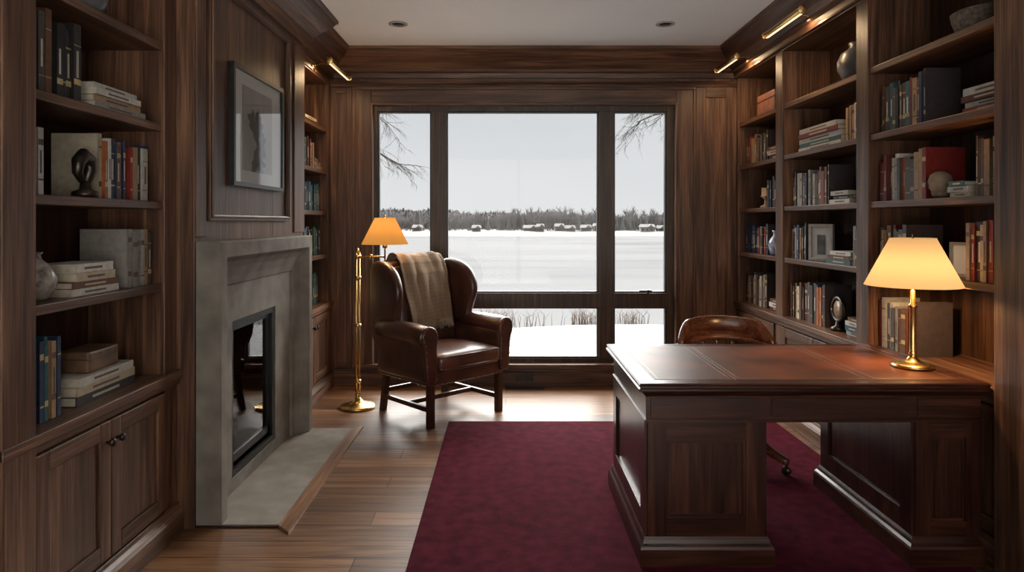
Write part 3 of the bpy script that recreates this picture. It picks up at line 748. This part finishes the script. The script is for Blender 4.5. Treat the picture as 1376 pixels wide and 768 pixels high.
m.lathe([(0,0),(.006,.004),(.009,.014),(.004,.022),(0,.03)],(sxx,fy,zs+.197),12,'brass')
for a in (.5,.5+2*pi/3,.5+4*pi/3): m.tube([(sxx,fy,zs+.19),(sxx+.077*math.cos(a),fy+.077*math.sin(a),zs+.19)],.0015,6,'brass')
m.build('floor_lamp',recalc=False)
pl('floor_lamp_light',(sxx,fy,zs+.10),17.0,(1,.50,.19),.03)

# ------------------------------------------------------------------ wingback armchair  (local: front = -Y)
m=MB()
lean=lambda z: .205+(z-.4)*.19
for sg in (-1,1):
    m.box(sg*.315-.022,sg*.315+.022,-.315,-.271,0,.30,'dleg')
    m.add([(sg*.29-.02,.30,0),(sg*.29+.02,.30,0),(sg*.29+.02,.34,0),(sg*.29-.02,.34,0),(sg*.29-.02,.24,.31),(sg*.29+.02,.24,.31),(sg*.29+.02,.285,.31),(sg*.29-.02,.285,.31)],
          [(0,3,2,1),(4,5,6,7),(0,1,5,4),(1,2,6,5),(2,3,7,6),(3,0,4,7)],'dleg')
    m.add([(sg*.305-.011,-.28,.10),(sg*.305+.011,-.28,.10),(sg*.30+.011,.30,.10),(sg*.30-.011,.30,.10),(sg*.305-.011,-.28,.132),(sg*.305+.011,-.28,.132),(sg*.30+.011,.30,.132),(sg*.30-.011,.30,.132)],
          [(0,3,2,1),(4,5,6,7),(0,1,5,4),(1,2,6,5),(2,3,7,6),(3,0,4,7)],'dleg')
m.box(-.30,.30,-.012,.012,.10,.130,'dleg'); m.box(-.28,.28,.285,.305,.14,.17,'dleg')
m.rbox((0,0-.0,.335),(.70,.64,.11),.025,10,None,'leather')
def cush(x,y,z):
    k=max(0,1-(x/.29)**2)*max(0,1-((y+.08)/.30)**2)
    return (x,y,z+(.028*k if z>.44 else 0))
m.rbox((0,-.085,.435),(.57,.56,.125),.045,14,cush,'leather2')
m.tube([(-.28,-.3,.40),(-.27,-.352,.40),(0,-.368,.40),(.27,-.352,.40),(.28,-.3,.40)],.006,8,'leather')
m.tube([(-.28,-.3,.478),(-.265,-.352,.478),(0,-.366,.48),(.265,-.352,.478),(.28,-.3,.478)],.006,8,'leather')
out=[(-.29,.38),(.29,.38),(.31,.7),(.315,1.0),(.30,1.075),(.2,1.11),(0,1.12),(-.2,1.11),(-.30,1.075),(-.315,1.0),(-.31,.7)]
out=smooth_closed(out,2)
m.slab(out,.13,.045,lambda a,b,w:(a,lean(b)+w,b),'leather',steps=5)
m.rbox((0,0,.78),(.50,.10,.58),.04,10,lambda x,y,z:(x,lean(z)-.05+y-.02*max(0,1-(x/.25)**2)*max(0,1-((z-.78)/.3)**2),z),'leather')
wing=[(.36,.45),(.40,.75),(.415,1.0),(.405,1.08),(.33,1.115),(.24,1.11),(.14,1.085),(.055,1.03),(.005,.94),(.0,.86),(.03,.77),(.055,.70),(.06,.60),(.05,.45)]
wing=smooth_closed(wing,2)
for sg in (-1,1):
    m.slab(wing,.07,.032,lambda a,b,w,sg=sg:(sg*(.33+.07*(.32-a)*max(0,min(1,(b-.6)/.25)))+w,a,b),'leather',steps=5)
    m.rbox((sg*.335,-.02,.46),(.085,.60,.30),.03,10,None,'leather')
    def roll(y): return sg*(.355+.015*(.2-y))
    pts=[(roll(.24),.24,.625),(roll(.1),.1,.632),(roll(-.1),-.1,.635),(roll(-.24),-.24,.63),(roll(-.315),-.315,.622),(roll(-.328),-.330,.62),(roll(-.33),-.335,.62)]
    m.tube(pts,[.062,.066,.070,.072,.072,.064,.045],20,'leather')
    fac=[(.0,.31),(.045,.31),(.05,.45),(.058,.54),(.085,.60),(.082,.66),(.045,.70),(-.01,.695),(-.045,.66),(-.052,.60),(-.04,.54),(-.045,.45),(-.042,.31)]
    fac=smooth_closed([(sg*(.335)+sg*a,b) for a,b in fac],2)
    m.slab(fac,.03,.012,lambda a,b,w:(a,-.33+w,b),'leather',steps=3)
    for k in range(0,len(fac),2):
        a,b=fac[k]; cx=sg*.34
        if b<.33: continue
        a2=a+(cx-a)*.16; b2=b+((.625-b)*.16 if b>.56 else 0)
        m.rbox((a2,-.3465,b2),(.009,.006,.009),.0029,2,None,'gold')
for i in range(28):
    m.rbox((-.31+i*.023,-.321,.292),(.009,.006,.009),.0029,2,None,'gold')
for sg in (-1,1):
    for i in range(24): m.rbox((sg*.351,-.29+i*.024,.292),(.006,.009,.009),.0029,2,None,'gold')
CH=(-.487,5.06,0); CR=math.radians(43.6)
m.build('wingback_armchair',loc=CH,rotz=CR)

# throw blanket
m=MB()
path=[]
for i in range(20): z=.80+(1.10-.80)*i/19; path.append((lean(z)+.080,z))
for i in range(1,12):
    a=pi*i/12; path.append((lean(1.10)+.080*math.cos(a)-.0,1.10+.045*math.sin(a)))
for i in range(46):
    z=1.10-(1.10-.655)*i/45; bul=.04*min(1,i/8)*max(0,1-((z-.80)/.42)**2); path.append((lean(z)-.085-bul-.012,z))
W=44; vs=[];fs=[];cols=[]
rr=random.Random(5); n=len(path)
s=0; ss=[0]
for i in range(1,n): s+=math.hypot(path[i][0]-path[i-1][0],path[i][1]-path[i-1][1]); ss.append(s)
def wr(u,s): return .011*math.sin(u*26+s*3)+.007*math.sin(u*47-s*6+1)+.003*math.sin(s*22+u*9)
for i,(y,z) in enumerate(path):
    for j in range(W+1):
        u=-.20+.40*j/W
        wd=1.0+.10*math.sin(ss[i]*4.0)*.6
        x=u*wd+.012+.012*math.sin(ss[i]*7)
        k=wr(u,ss[i])
        if i<20: p=(x,y+k+.006,z)
        elif i<31: p=(x,y,z+abs(k)+.004)
        else: p=(x,y-abs(k)-.004,z+.012*math.sin(u*12)*((i-31)/45))
        vs.append(p)
def plaid(u,s):
    b=Vector((.235,.160,.100))
    a=(u*1.0+.5)%.03/.03; c=(s+.02)%.03/.03
    if a<.45: b=b*.86+Vector((.01,.013,.016))
    if c<.45: b=b*.86+Vector((.01,.013,.016))
    if abs(a-.72)<.08 or abs(c-.72)<.08: b=b*.95+Vector((.03,.015,.0))
    return tuple(b)
for i in range(n-1):
    for j in range(W):
        fs.append((i*(W+1)+j,i*(W+1)+j+1,(i+1)*(W+1)+j+1,(i+1)*(W+1)+j)); cols.append(plaid(-.19+.38*j/W,ss[i]))
m.add(vs,fs,'throw',True,cols=cols)
base=vs[-(W+1):]; nf=len(m.c)
for j in range(0,W*2+1):
    t=j/2; a=Vector(base[int(t)]); b=Vector(base[min(W,int(t)+1)]); p=a.lerp(b,t-int(t))
    L=rr.uniform(.055,.075)
    m2=[(p.x,p.y-.002,p.z+.004),(p.x+rr.uniform(-.004,.004),p.y-.006,p.z-L*.5),(p.x+rr.uniform(-.01,.01),p.y-.008,p.z-L)]
    m.tube(m2,[.0022,.002,.0012],5,'throw')
for q in range(nf,len(m.c)): m.c[q]=(.23,.17,.11)
o=m.build('throw_blanket',loc=CH,rotz=CR,recalc=False)
sd=o.modifiers.new('thick','SOLIDIFY'); sd.thickness=.004; sd.offset=0

# ------------------------------------------------------------------ banker's swivel chair
m=MB()
for k in range(4):
    a=pi/4+k*pi/2; ca,sa=math.cos(a),math.sin(a)
    m.tube([(ca*.02,sa*.02,.20),(ca*.12,sa*.12,.165),(ca*.24,sa*.24,.10),(ca*.31,sa*.31,.075),(ca*.325,sa*.325,.075)],[.035,.032,.026,.024,.018],10,'bchair')
    m.tube([(ca*.315,sa*.315,.085),(ca*.315,sa*.315,.045)],.009,8,'dbrass')
    m.tube([(ca*.315-sa*.010,sa*.315+ca*.010,.024),(ca*.315+sa*.010,sa*.315-ca*.010,.024)],.024,16,'dbrass')
m.lathe([(0,.14),(.045,.15),(.05,.22),(.035,.26),(.024,.28),(.024,.40),(.08,.415),(.08,.43),(0,.43)],(0,0,0),24,'bchair')
def seatf(x,y,z):
    return (x*(1-.10*max(0,y)/.25),y,z-(.014*max(0,1-(x/.22)**2)*max(0,1-(y/.22)**2) if z>.45 else 0))
m.rbox((0,0,.452),(.50,.47,.045),.02,12,seatf,'bchair')
N=36
def railz(a):
    k=max(0,math.sin(a)); return .655+.035*k**2
ra=[math.radians(-28+236*i/N) for i in range(N+1)]
def seg_sweep(a_list,r0,r1,zb,zt,mat):
    vs=[];fs=[]
    for a in a_list:
        z0,z1=zb(a),zt(a); ca,sa=math.cos(a),math.sin(a)
        b=.008
        for r,z in ((r0+b,z0),(r1-b,z0),(r1,z0+b),(r1,z1-b),(r1-b,z1),(r0+b,z1),(r0,z1-b),(r0,z0+b)): vs.append((r*ca*1.06,r*sa,z))
    n=len(a_list)
    for i in range(n-1):
        for k in range(8):
            k2=(k+1)%8; fs.append((i*8+k,i*8+k2,(i+1)*8+k2,(i+1)*8+k))
    fs.append(tuple(range(8))); fs.append(tuple((n-1)*8+k for k in range(8)))
    m.add(vs,fs,mat,True)
seg_sweep(ra,.245,.305,lambda a:railz(a)-.03,lambda a:railz(a),'bchair')
cr=[math.radians(18+144*i/26) for i in range(27)]
def crest(a):
    t=(a-cr[0])/(cr[-1]-cr[0]); return railz(a)+.012+.105*min(1,math.sin(pi*t)*2.0)**.8
seg_sweep(cr,.262,.292,lambda a:railz(a)-.012,crest,'bchair')
for i in range(13):
    a=math.radians(-18+216*i/12); ca,sa=math.cos(a),math.sin(a)
    x0,y0,x1,y1=.215*ca*1.06,.205*sa,.275*ca*1.06,.275*sa
    m.tube([(x0,y0,.465),(x0*.6+x1*.4,y0*.6+y1*.4,.53),(x1*.9+x0*.1,y1*.9+y0*.1,.62),(x1,y1,railz(a)-.02)],[.009,.013,.009,.008],8,'bchair')
m.build('banker_chair',loc=(1.31,3.955,RZ),bevel=0)

# ------------------------------------------------------------------ exterior
m=MB()
nx,ny=60,30; vs=[];fs=[]
for j in range(ny+1):
    y=6.1+ (26-6.1)*j/ny
    for i in range(nx+1):
        x=-40+80*i/nx
        z=-.42-.10*math.sin(x*.35+1)*.5+.05*math.sin(x*1.3+y*.9)
        if y>12.5: z-= min(2.75,(y-12.5)*.32)
        vs.append((x,y,z))
for j in range(ny):
    for i in range(nx): fs.append((j*(nx+1)+i,j*(nx+1)+i+1,(j+1)*(nx+1)+i+1,(j+1)*(nx+1)+i))
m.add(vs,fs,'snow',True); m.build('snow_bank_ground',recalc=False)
m=MB(); m.box(-60,60,-60,YN-.3,-.6,-.5,'bounce'); m.build('bounce_snow_ground')  # unseen ground behind the camera, added bounce light for the ceiling
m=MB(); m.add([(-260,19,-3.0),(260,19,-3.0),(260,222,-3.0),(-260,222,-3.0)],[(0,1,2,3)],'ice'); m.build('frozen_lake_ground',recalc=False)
m=MB()
vs=[];fs=[]; K=260
for i in range(K+1):
    x=-230+460*i/K
    vs+= [(x,213+1.5*math.sin(i*.7),-3.05),(x,216,-2.5),(x,223,-1.75+.12*math.sin(i)),(x,262,-.9)]
for i in range(K):
    for k in range(3): fs.append((i*4+k,(i+1)*4+k,(i+1)*4+k+1,i*4+k+1))
m.add(vs,fs,'farsnow',True); m.build('far_shore_ground',recalc=False)
m=MB(); r=random.Random(9)
for (yy,hb,amp) in ((256,4.9,.7),(251,3.7,.8),(249,2.3,.9)):
    K=1800; vs=[];fs=[]; ph=r.uniform(0,6)
    for i in range(K+1):
        x=-230+460*i/K
        h=hb+.9*math.sin(x*.045+ph)+.6*math.sin(x*.11+2*ph)+.5*math.sin(x*.31+ph)+r.uniform(-amp,amp)
        vs+=[(x,yy,-1.3),(x,yy+r.uniform(-1,1),h)]
    for i in range(K): fs.append((i*2,(i+1)*2,(i+1)*2+1,i*2+1))
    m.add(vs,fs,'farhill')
r=random.Random(4)
def cone(p,d,L,w,mat):
    d=d.normalized(); u=d.orthogonal().normalized(); v=d.cross(u); q=p+d*L
    vs=[tuple(p+(u*math.cos(a)+v*math.sin(a))*w) for a in (0,2.1,4.2)]+[tuple(q)]
    m.add(vs,[(0,1,3),(1,2,3),(2,0,3)],mat)
for i in range(700):
    x=r.uniform(-150,160); y=r.uniform(230,247); h=r.uniform(3.8,7.8)+1.0*math.sin(x*.06); b=Vector((x,y,-1.7))
    cone(b,Vector((r.uniform(-.05,.05),0,1)),h,.20,'fartree')
    for k in range(22):
        t=r.uniform(.2,.9); a=r.uniform(0,2*pi)
        cone(b+Vector((0,0,h*t)),Vector((math.cos(a)*.7,math.sin(a)*.3,r.uniform(.6,1.3))),h*(1-t)*.5+1.2,.12,'fartree')
for i in range(60):
    x=r.uniform(-140,150) if i>18 else r.uniform(35,48); y=r.uniform(229,240); h=r.uniform(3.3,6.4)
    for k in range(7):
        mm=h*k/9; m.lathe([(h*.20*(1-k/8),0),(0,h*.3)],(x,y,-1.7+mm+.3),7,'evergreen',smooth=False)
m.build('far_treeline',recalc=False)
def house(x,y,w,d,h):
    m=MB(); z=-1.9
    m.box(x-w/2,x+w/2,y,y+d,z,z+h,'hwall')
    o=.25
    m.add([(x-w/2-o,y-o,z+h),(x+w/2+o,y-o,z+h),(x+w/2+o,y+d+o,z+h),(x-w/2-o,y+d+o,z+h),(x-w/2,y+d/2,z+h+1.0),(x+w/2,y+d/2,z+h+1.0)],
          [(0,1,5,4),(2,3,4,5),(0,4,3),(1,2,5),(0,3,2,1)],'farsnow')
    gx=x+w*.2
    m.add([(gx-.9,y-.4,z+h),(gx+.9,y-.4,z+h),(gx,y-.4,z+h+.9),(gx-.9,y+d/2,z+h+.3),(gx+.9,y+d/2,z+h+.3),(gx,y+d/2,z+h+1.1)],[(0,1,2),(0,2,5,3),(1,4,5,2)],'hwall')
    for k in range(3):
        a=x-w/2+.5+k*(w-1.6)/2.2; m.box(a,a+.5,y-.05,y+.02,z+.5,z+1.1,'black')
    m.build('lakeside_house')
for (px,w,h) in ((713,4.6,1.3),(726,2.4,1.7),(752,2.9,1.8),(766,3.4,1.2),(788,3.4,1.4),(801,1.7,1.9),(870,4.6,1.6),(888,2.4,1.2),(560,3,1.4),(640,2.8,1.3),(908,3.4,1.6)):
    house((px-680)*224/917,223.5+(px%3)*.5,w,2.6,h)
def treegen(name,base,limbs,seed):
    m=MB(); r=random.Random(seed); b=Vector(base)
    m.tube([b+Vector((0,0,-.3)),b+Vector((.05,0,1.5)),b+Vector((-.05,.1,4)),b+Vector((.1,0,7.5)),b+Vector((.1,.1,9.5))],[.24,.19,.16,.09,.03],10,'bark')
    def twig(p,d,L,rad,dep):
        pts=[p]; n=5; q=p.copy(); dd=d.normalized()
        for i in range(n):
            dd=(dd+Vector((r.uniform(-.18,.18),r.uniform(-.18,.18),r.uniform(-.22,.14)))).normalized(); q=q+dd*(L/n); pts.append(q.copy())
        m.tube(pts,[rad*(1-.8*i/n) for i in range(n+1)],5,'bark')
        if dep>0:
            for k in range(5):
                i=r.randint(1,n); side=Vector((r.uniform(-1,1),r.uniform(-.6,.6),r.uniform(-.9,.5)))
                twig(pts[i],(dd*.9+side*.75),L*r.uniform(.4,.62),rad*.5,dep-1)
    for pts in limbs:
        pts=[Vector(p) for p in pts]; n=len(pts)
        m.tube(pts,[.035*(1-.75*i/(n-1)) for i in range(n)],7,'bark')
        for i in range(1,n):
            for k in range(3):
                d=(pts[i]-pts[i-1]).normalized()
                twig(pts[i].lerp(pts[i-1],r.random()*.7),d+Vector((r.uniform(-.3,.3),r.uniform(-.3,.3),r.uniform(-.9,.5))),r.uniform(.35,.6),.008,2)
    m.build(name)
treegen('bare_tree',(-3.6,12,-.5),[[(-3.6,12,2.2),(-3.0,12,2.75),(-2.4,12,2.72),(-2.05,12,2.5),(-1.85,12,2.4)],[(-3.6,12,3.0),(-2.9,12,3.5),(-2.4,12,3.45),(-2.2,12,3.2)]],3)
treegen('bare_tree',(4.2,12,-.5),[[(4.2,12,2.6),(3.6,12,3.2),(3.0,12,3.35),(2.6,12,3.28),(2.3,12,3.15)],[(4.2,12,3.4),(3.3,12,3.9),(2.6,12,3.6),(2.4,12,3.4)]],8)
m=MB(); r=random.Random(6)
for cx,n,w in ((-.2,110,.5),(1.5,80,.3),(2.4,60,.25),(-1.6,60,.5),(3.6,70,.5),(.7,16,.6)):
    for i in range(n):
        x=cx+r.gauss(0,w*.5); y=13.0+r.uniform(-.3,.3); L=r.uniform(.12,.30)
        m.tube([(x,y,-.62),(x+r.uniform(-.05,.05),y,-.5+L*.5),(x+r.uniform(-.14,.14),y,-.5+L)],[.006,.004,.001],3,'grass')
m.build('dry_reeds',recalc=False)

# ------------------------------------------------------------------ world + portals (overcast sky, brightness added in its unseen parts to light the room)
w=bpy.data.worlds.new('overcast'); scene.world=w; w.use_nodes=True
n=w.node_tree.nodes; l=w.node_tree.links; n.clear()
out=n.new('ShaderNodeOutputWorld'); bg=n.new('ShaderNodeBackground'); tc=n.new('ShaderNodeTexCoord'); sp=n.new('ShaderNodeSeparateXYZ')
l.new(tc.outputs['Generated'],sp.inputs[0])
rp=ramp(n,[(0.0,(.785,.793,.800)),(.10,(.735,.748,.765)),(.17,(.68,.70,.725)),(.30,(.73,.70,.66)),(1.0,(.73,.70,.66))])
nz=n.new('ShaderNodeTexNoise'); nz.inputs['Scale'].default_value=3; nz.inputs['Detail'].default_value=4
mp=n.new('ShaderNodeMapping'); mp.inputs['Scale'].default_value=(1,1,4); l.new(tc.outputs['Generated'],mp.inputs[0]); l.new(mp.outputs[0],nz.inputs[0])
ad=n.new('ShaderNodeMath'); ad.operation='MULTIPLY_ADD'; ad.inputs[1].default_value=.16; l.new(nz.outputs[0],ad.inputs[0]); l.new(sp.outputs['Z'],ad.inputs[2])
sb=n.new('ShaderNodeMath'); sb.operation='SUBTRACT'; sb.inputs[1].default_value=.08; l.new(ad.outputs[0],sb.inputs[0]); l.new(sb.outputs[0],rp.inputs[0])
el=ramp(n,[(0.0,(.0305,)*3),(.17,(.0305,)*3),(.34,(1,)*3),(.66,(1,)*3),(.85,(.2,)*3)])
l.new(sp.outputs['Z'],el.inputs[0])
m1=n.new('ShaderNodeMath'); m1.operation='MULTIPLY'; m1.inputs[1].default_value=31.0; l.new(el.outputs[0],m1.inputs[0])
m2=n.new('ShaderNodeMapRange'); m2.inputs['From Min'].default_value=.05; m2.inputs['From Max'].default_value=-.35
m2.inputs['To Min'].default_value=0; m2.inputs['To Max'].default_value=1; l.new(sp.outputs['Y'],m2.inputs[0])
mm=n.new('ShaderNodeMix'); mm.data_type='FLOAT'; l.new(m2.outputs[0],mm.inputs[0]); l.new(m1.outputs[0],mm.inputs[2]); mm.inputs[3].default_value=4.3
cm=n.new('ShaderNodeMix'); cm.data_type='RGBA'; l.new(m2.outputs[0],cm.inputs[0]); l.new(rp.outputs[0],cm.inputs[6]); cm.inputs[7].default_value=(.74,.69,.63,1)
l.new(cm.outputs[2],bg.inputs[0]); l.new(mm.outputs[0],bg.inputs[1]); l.new(bg.outputs[0],out.inputs[0])
def portal(name,loc,sx,sy,rx):
    L=bpy.data.lights.new(name,'AREA'); L.shape='RECTANGLE'; L.size=sx; L.size_y=sy; L.energy=1
    L.cycles.is_portal=True
    o=bpy.data.objects.new(name,L); o.location=loc; o.rotation_euler=(rx,0,0); scene.collection.objects.link(o)
portal('portal_back',((wx0+wx1)/2,6.03,(wz0+wz1)/2),wx1-wx0,wz1-wz0,-pi/2)
portal('portal_front',((rx0+rx1)/2,YN-.14,(rz0+rz1)/2),rx1-rx0,rz1-rz0,pi/2)

# ------------------------------------------------------------------ camera
cam=bpy.data.cameras.new('camera'); co=bpy.data.objects.new('camera',cam); scene.collection.objects.link(co)
cam.sensor_width=36; cam.lens=24; cam.shift_x=.0058; cam.shift_y=-.0625; cam.clip_end=2000; cam.clip_start=.05
co.location=(0,0,1.4); co.rotation_euler=(pi/2,0,0); scene.camera=co
try:
    scene.view_settings.view_transform='Standard'; scene.view_settings.look='None'
    scene.view_settings.exposure=0.1
except Exception as e: print(e)
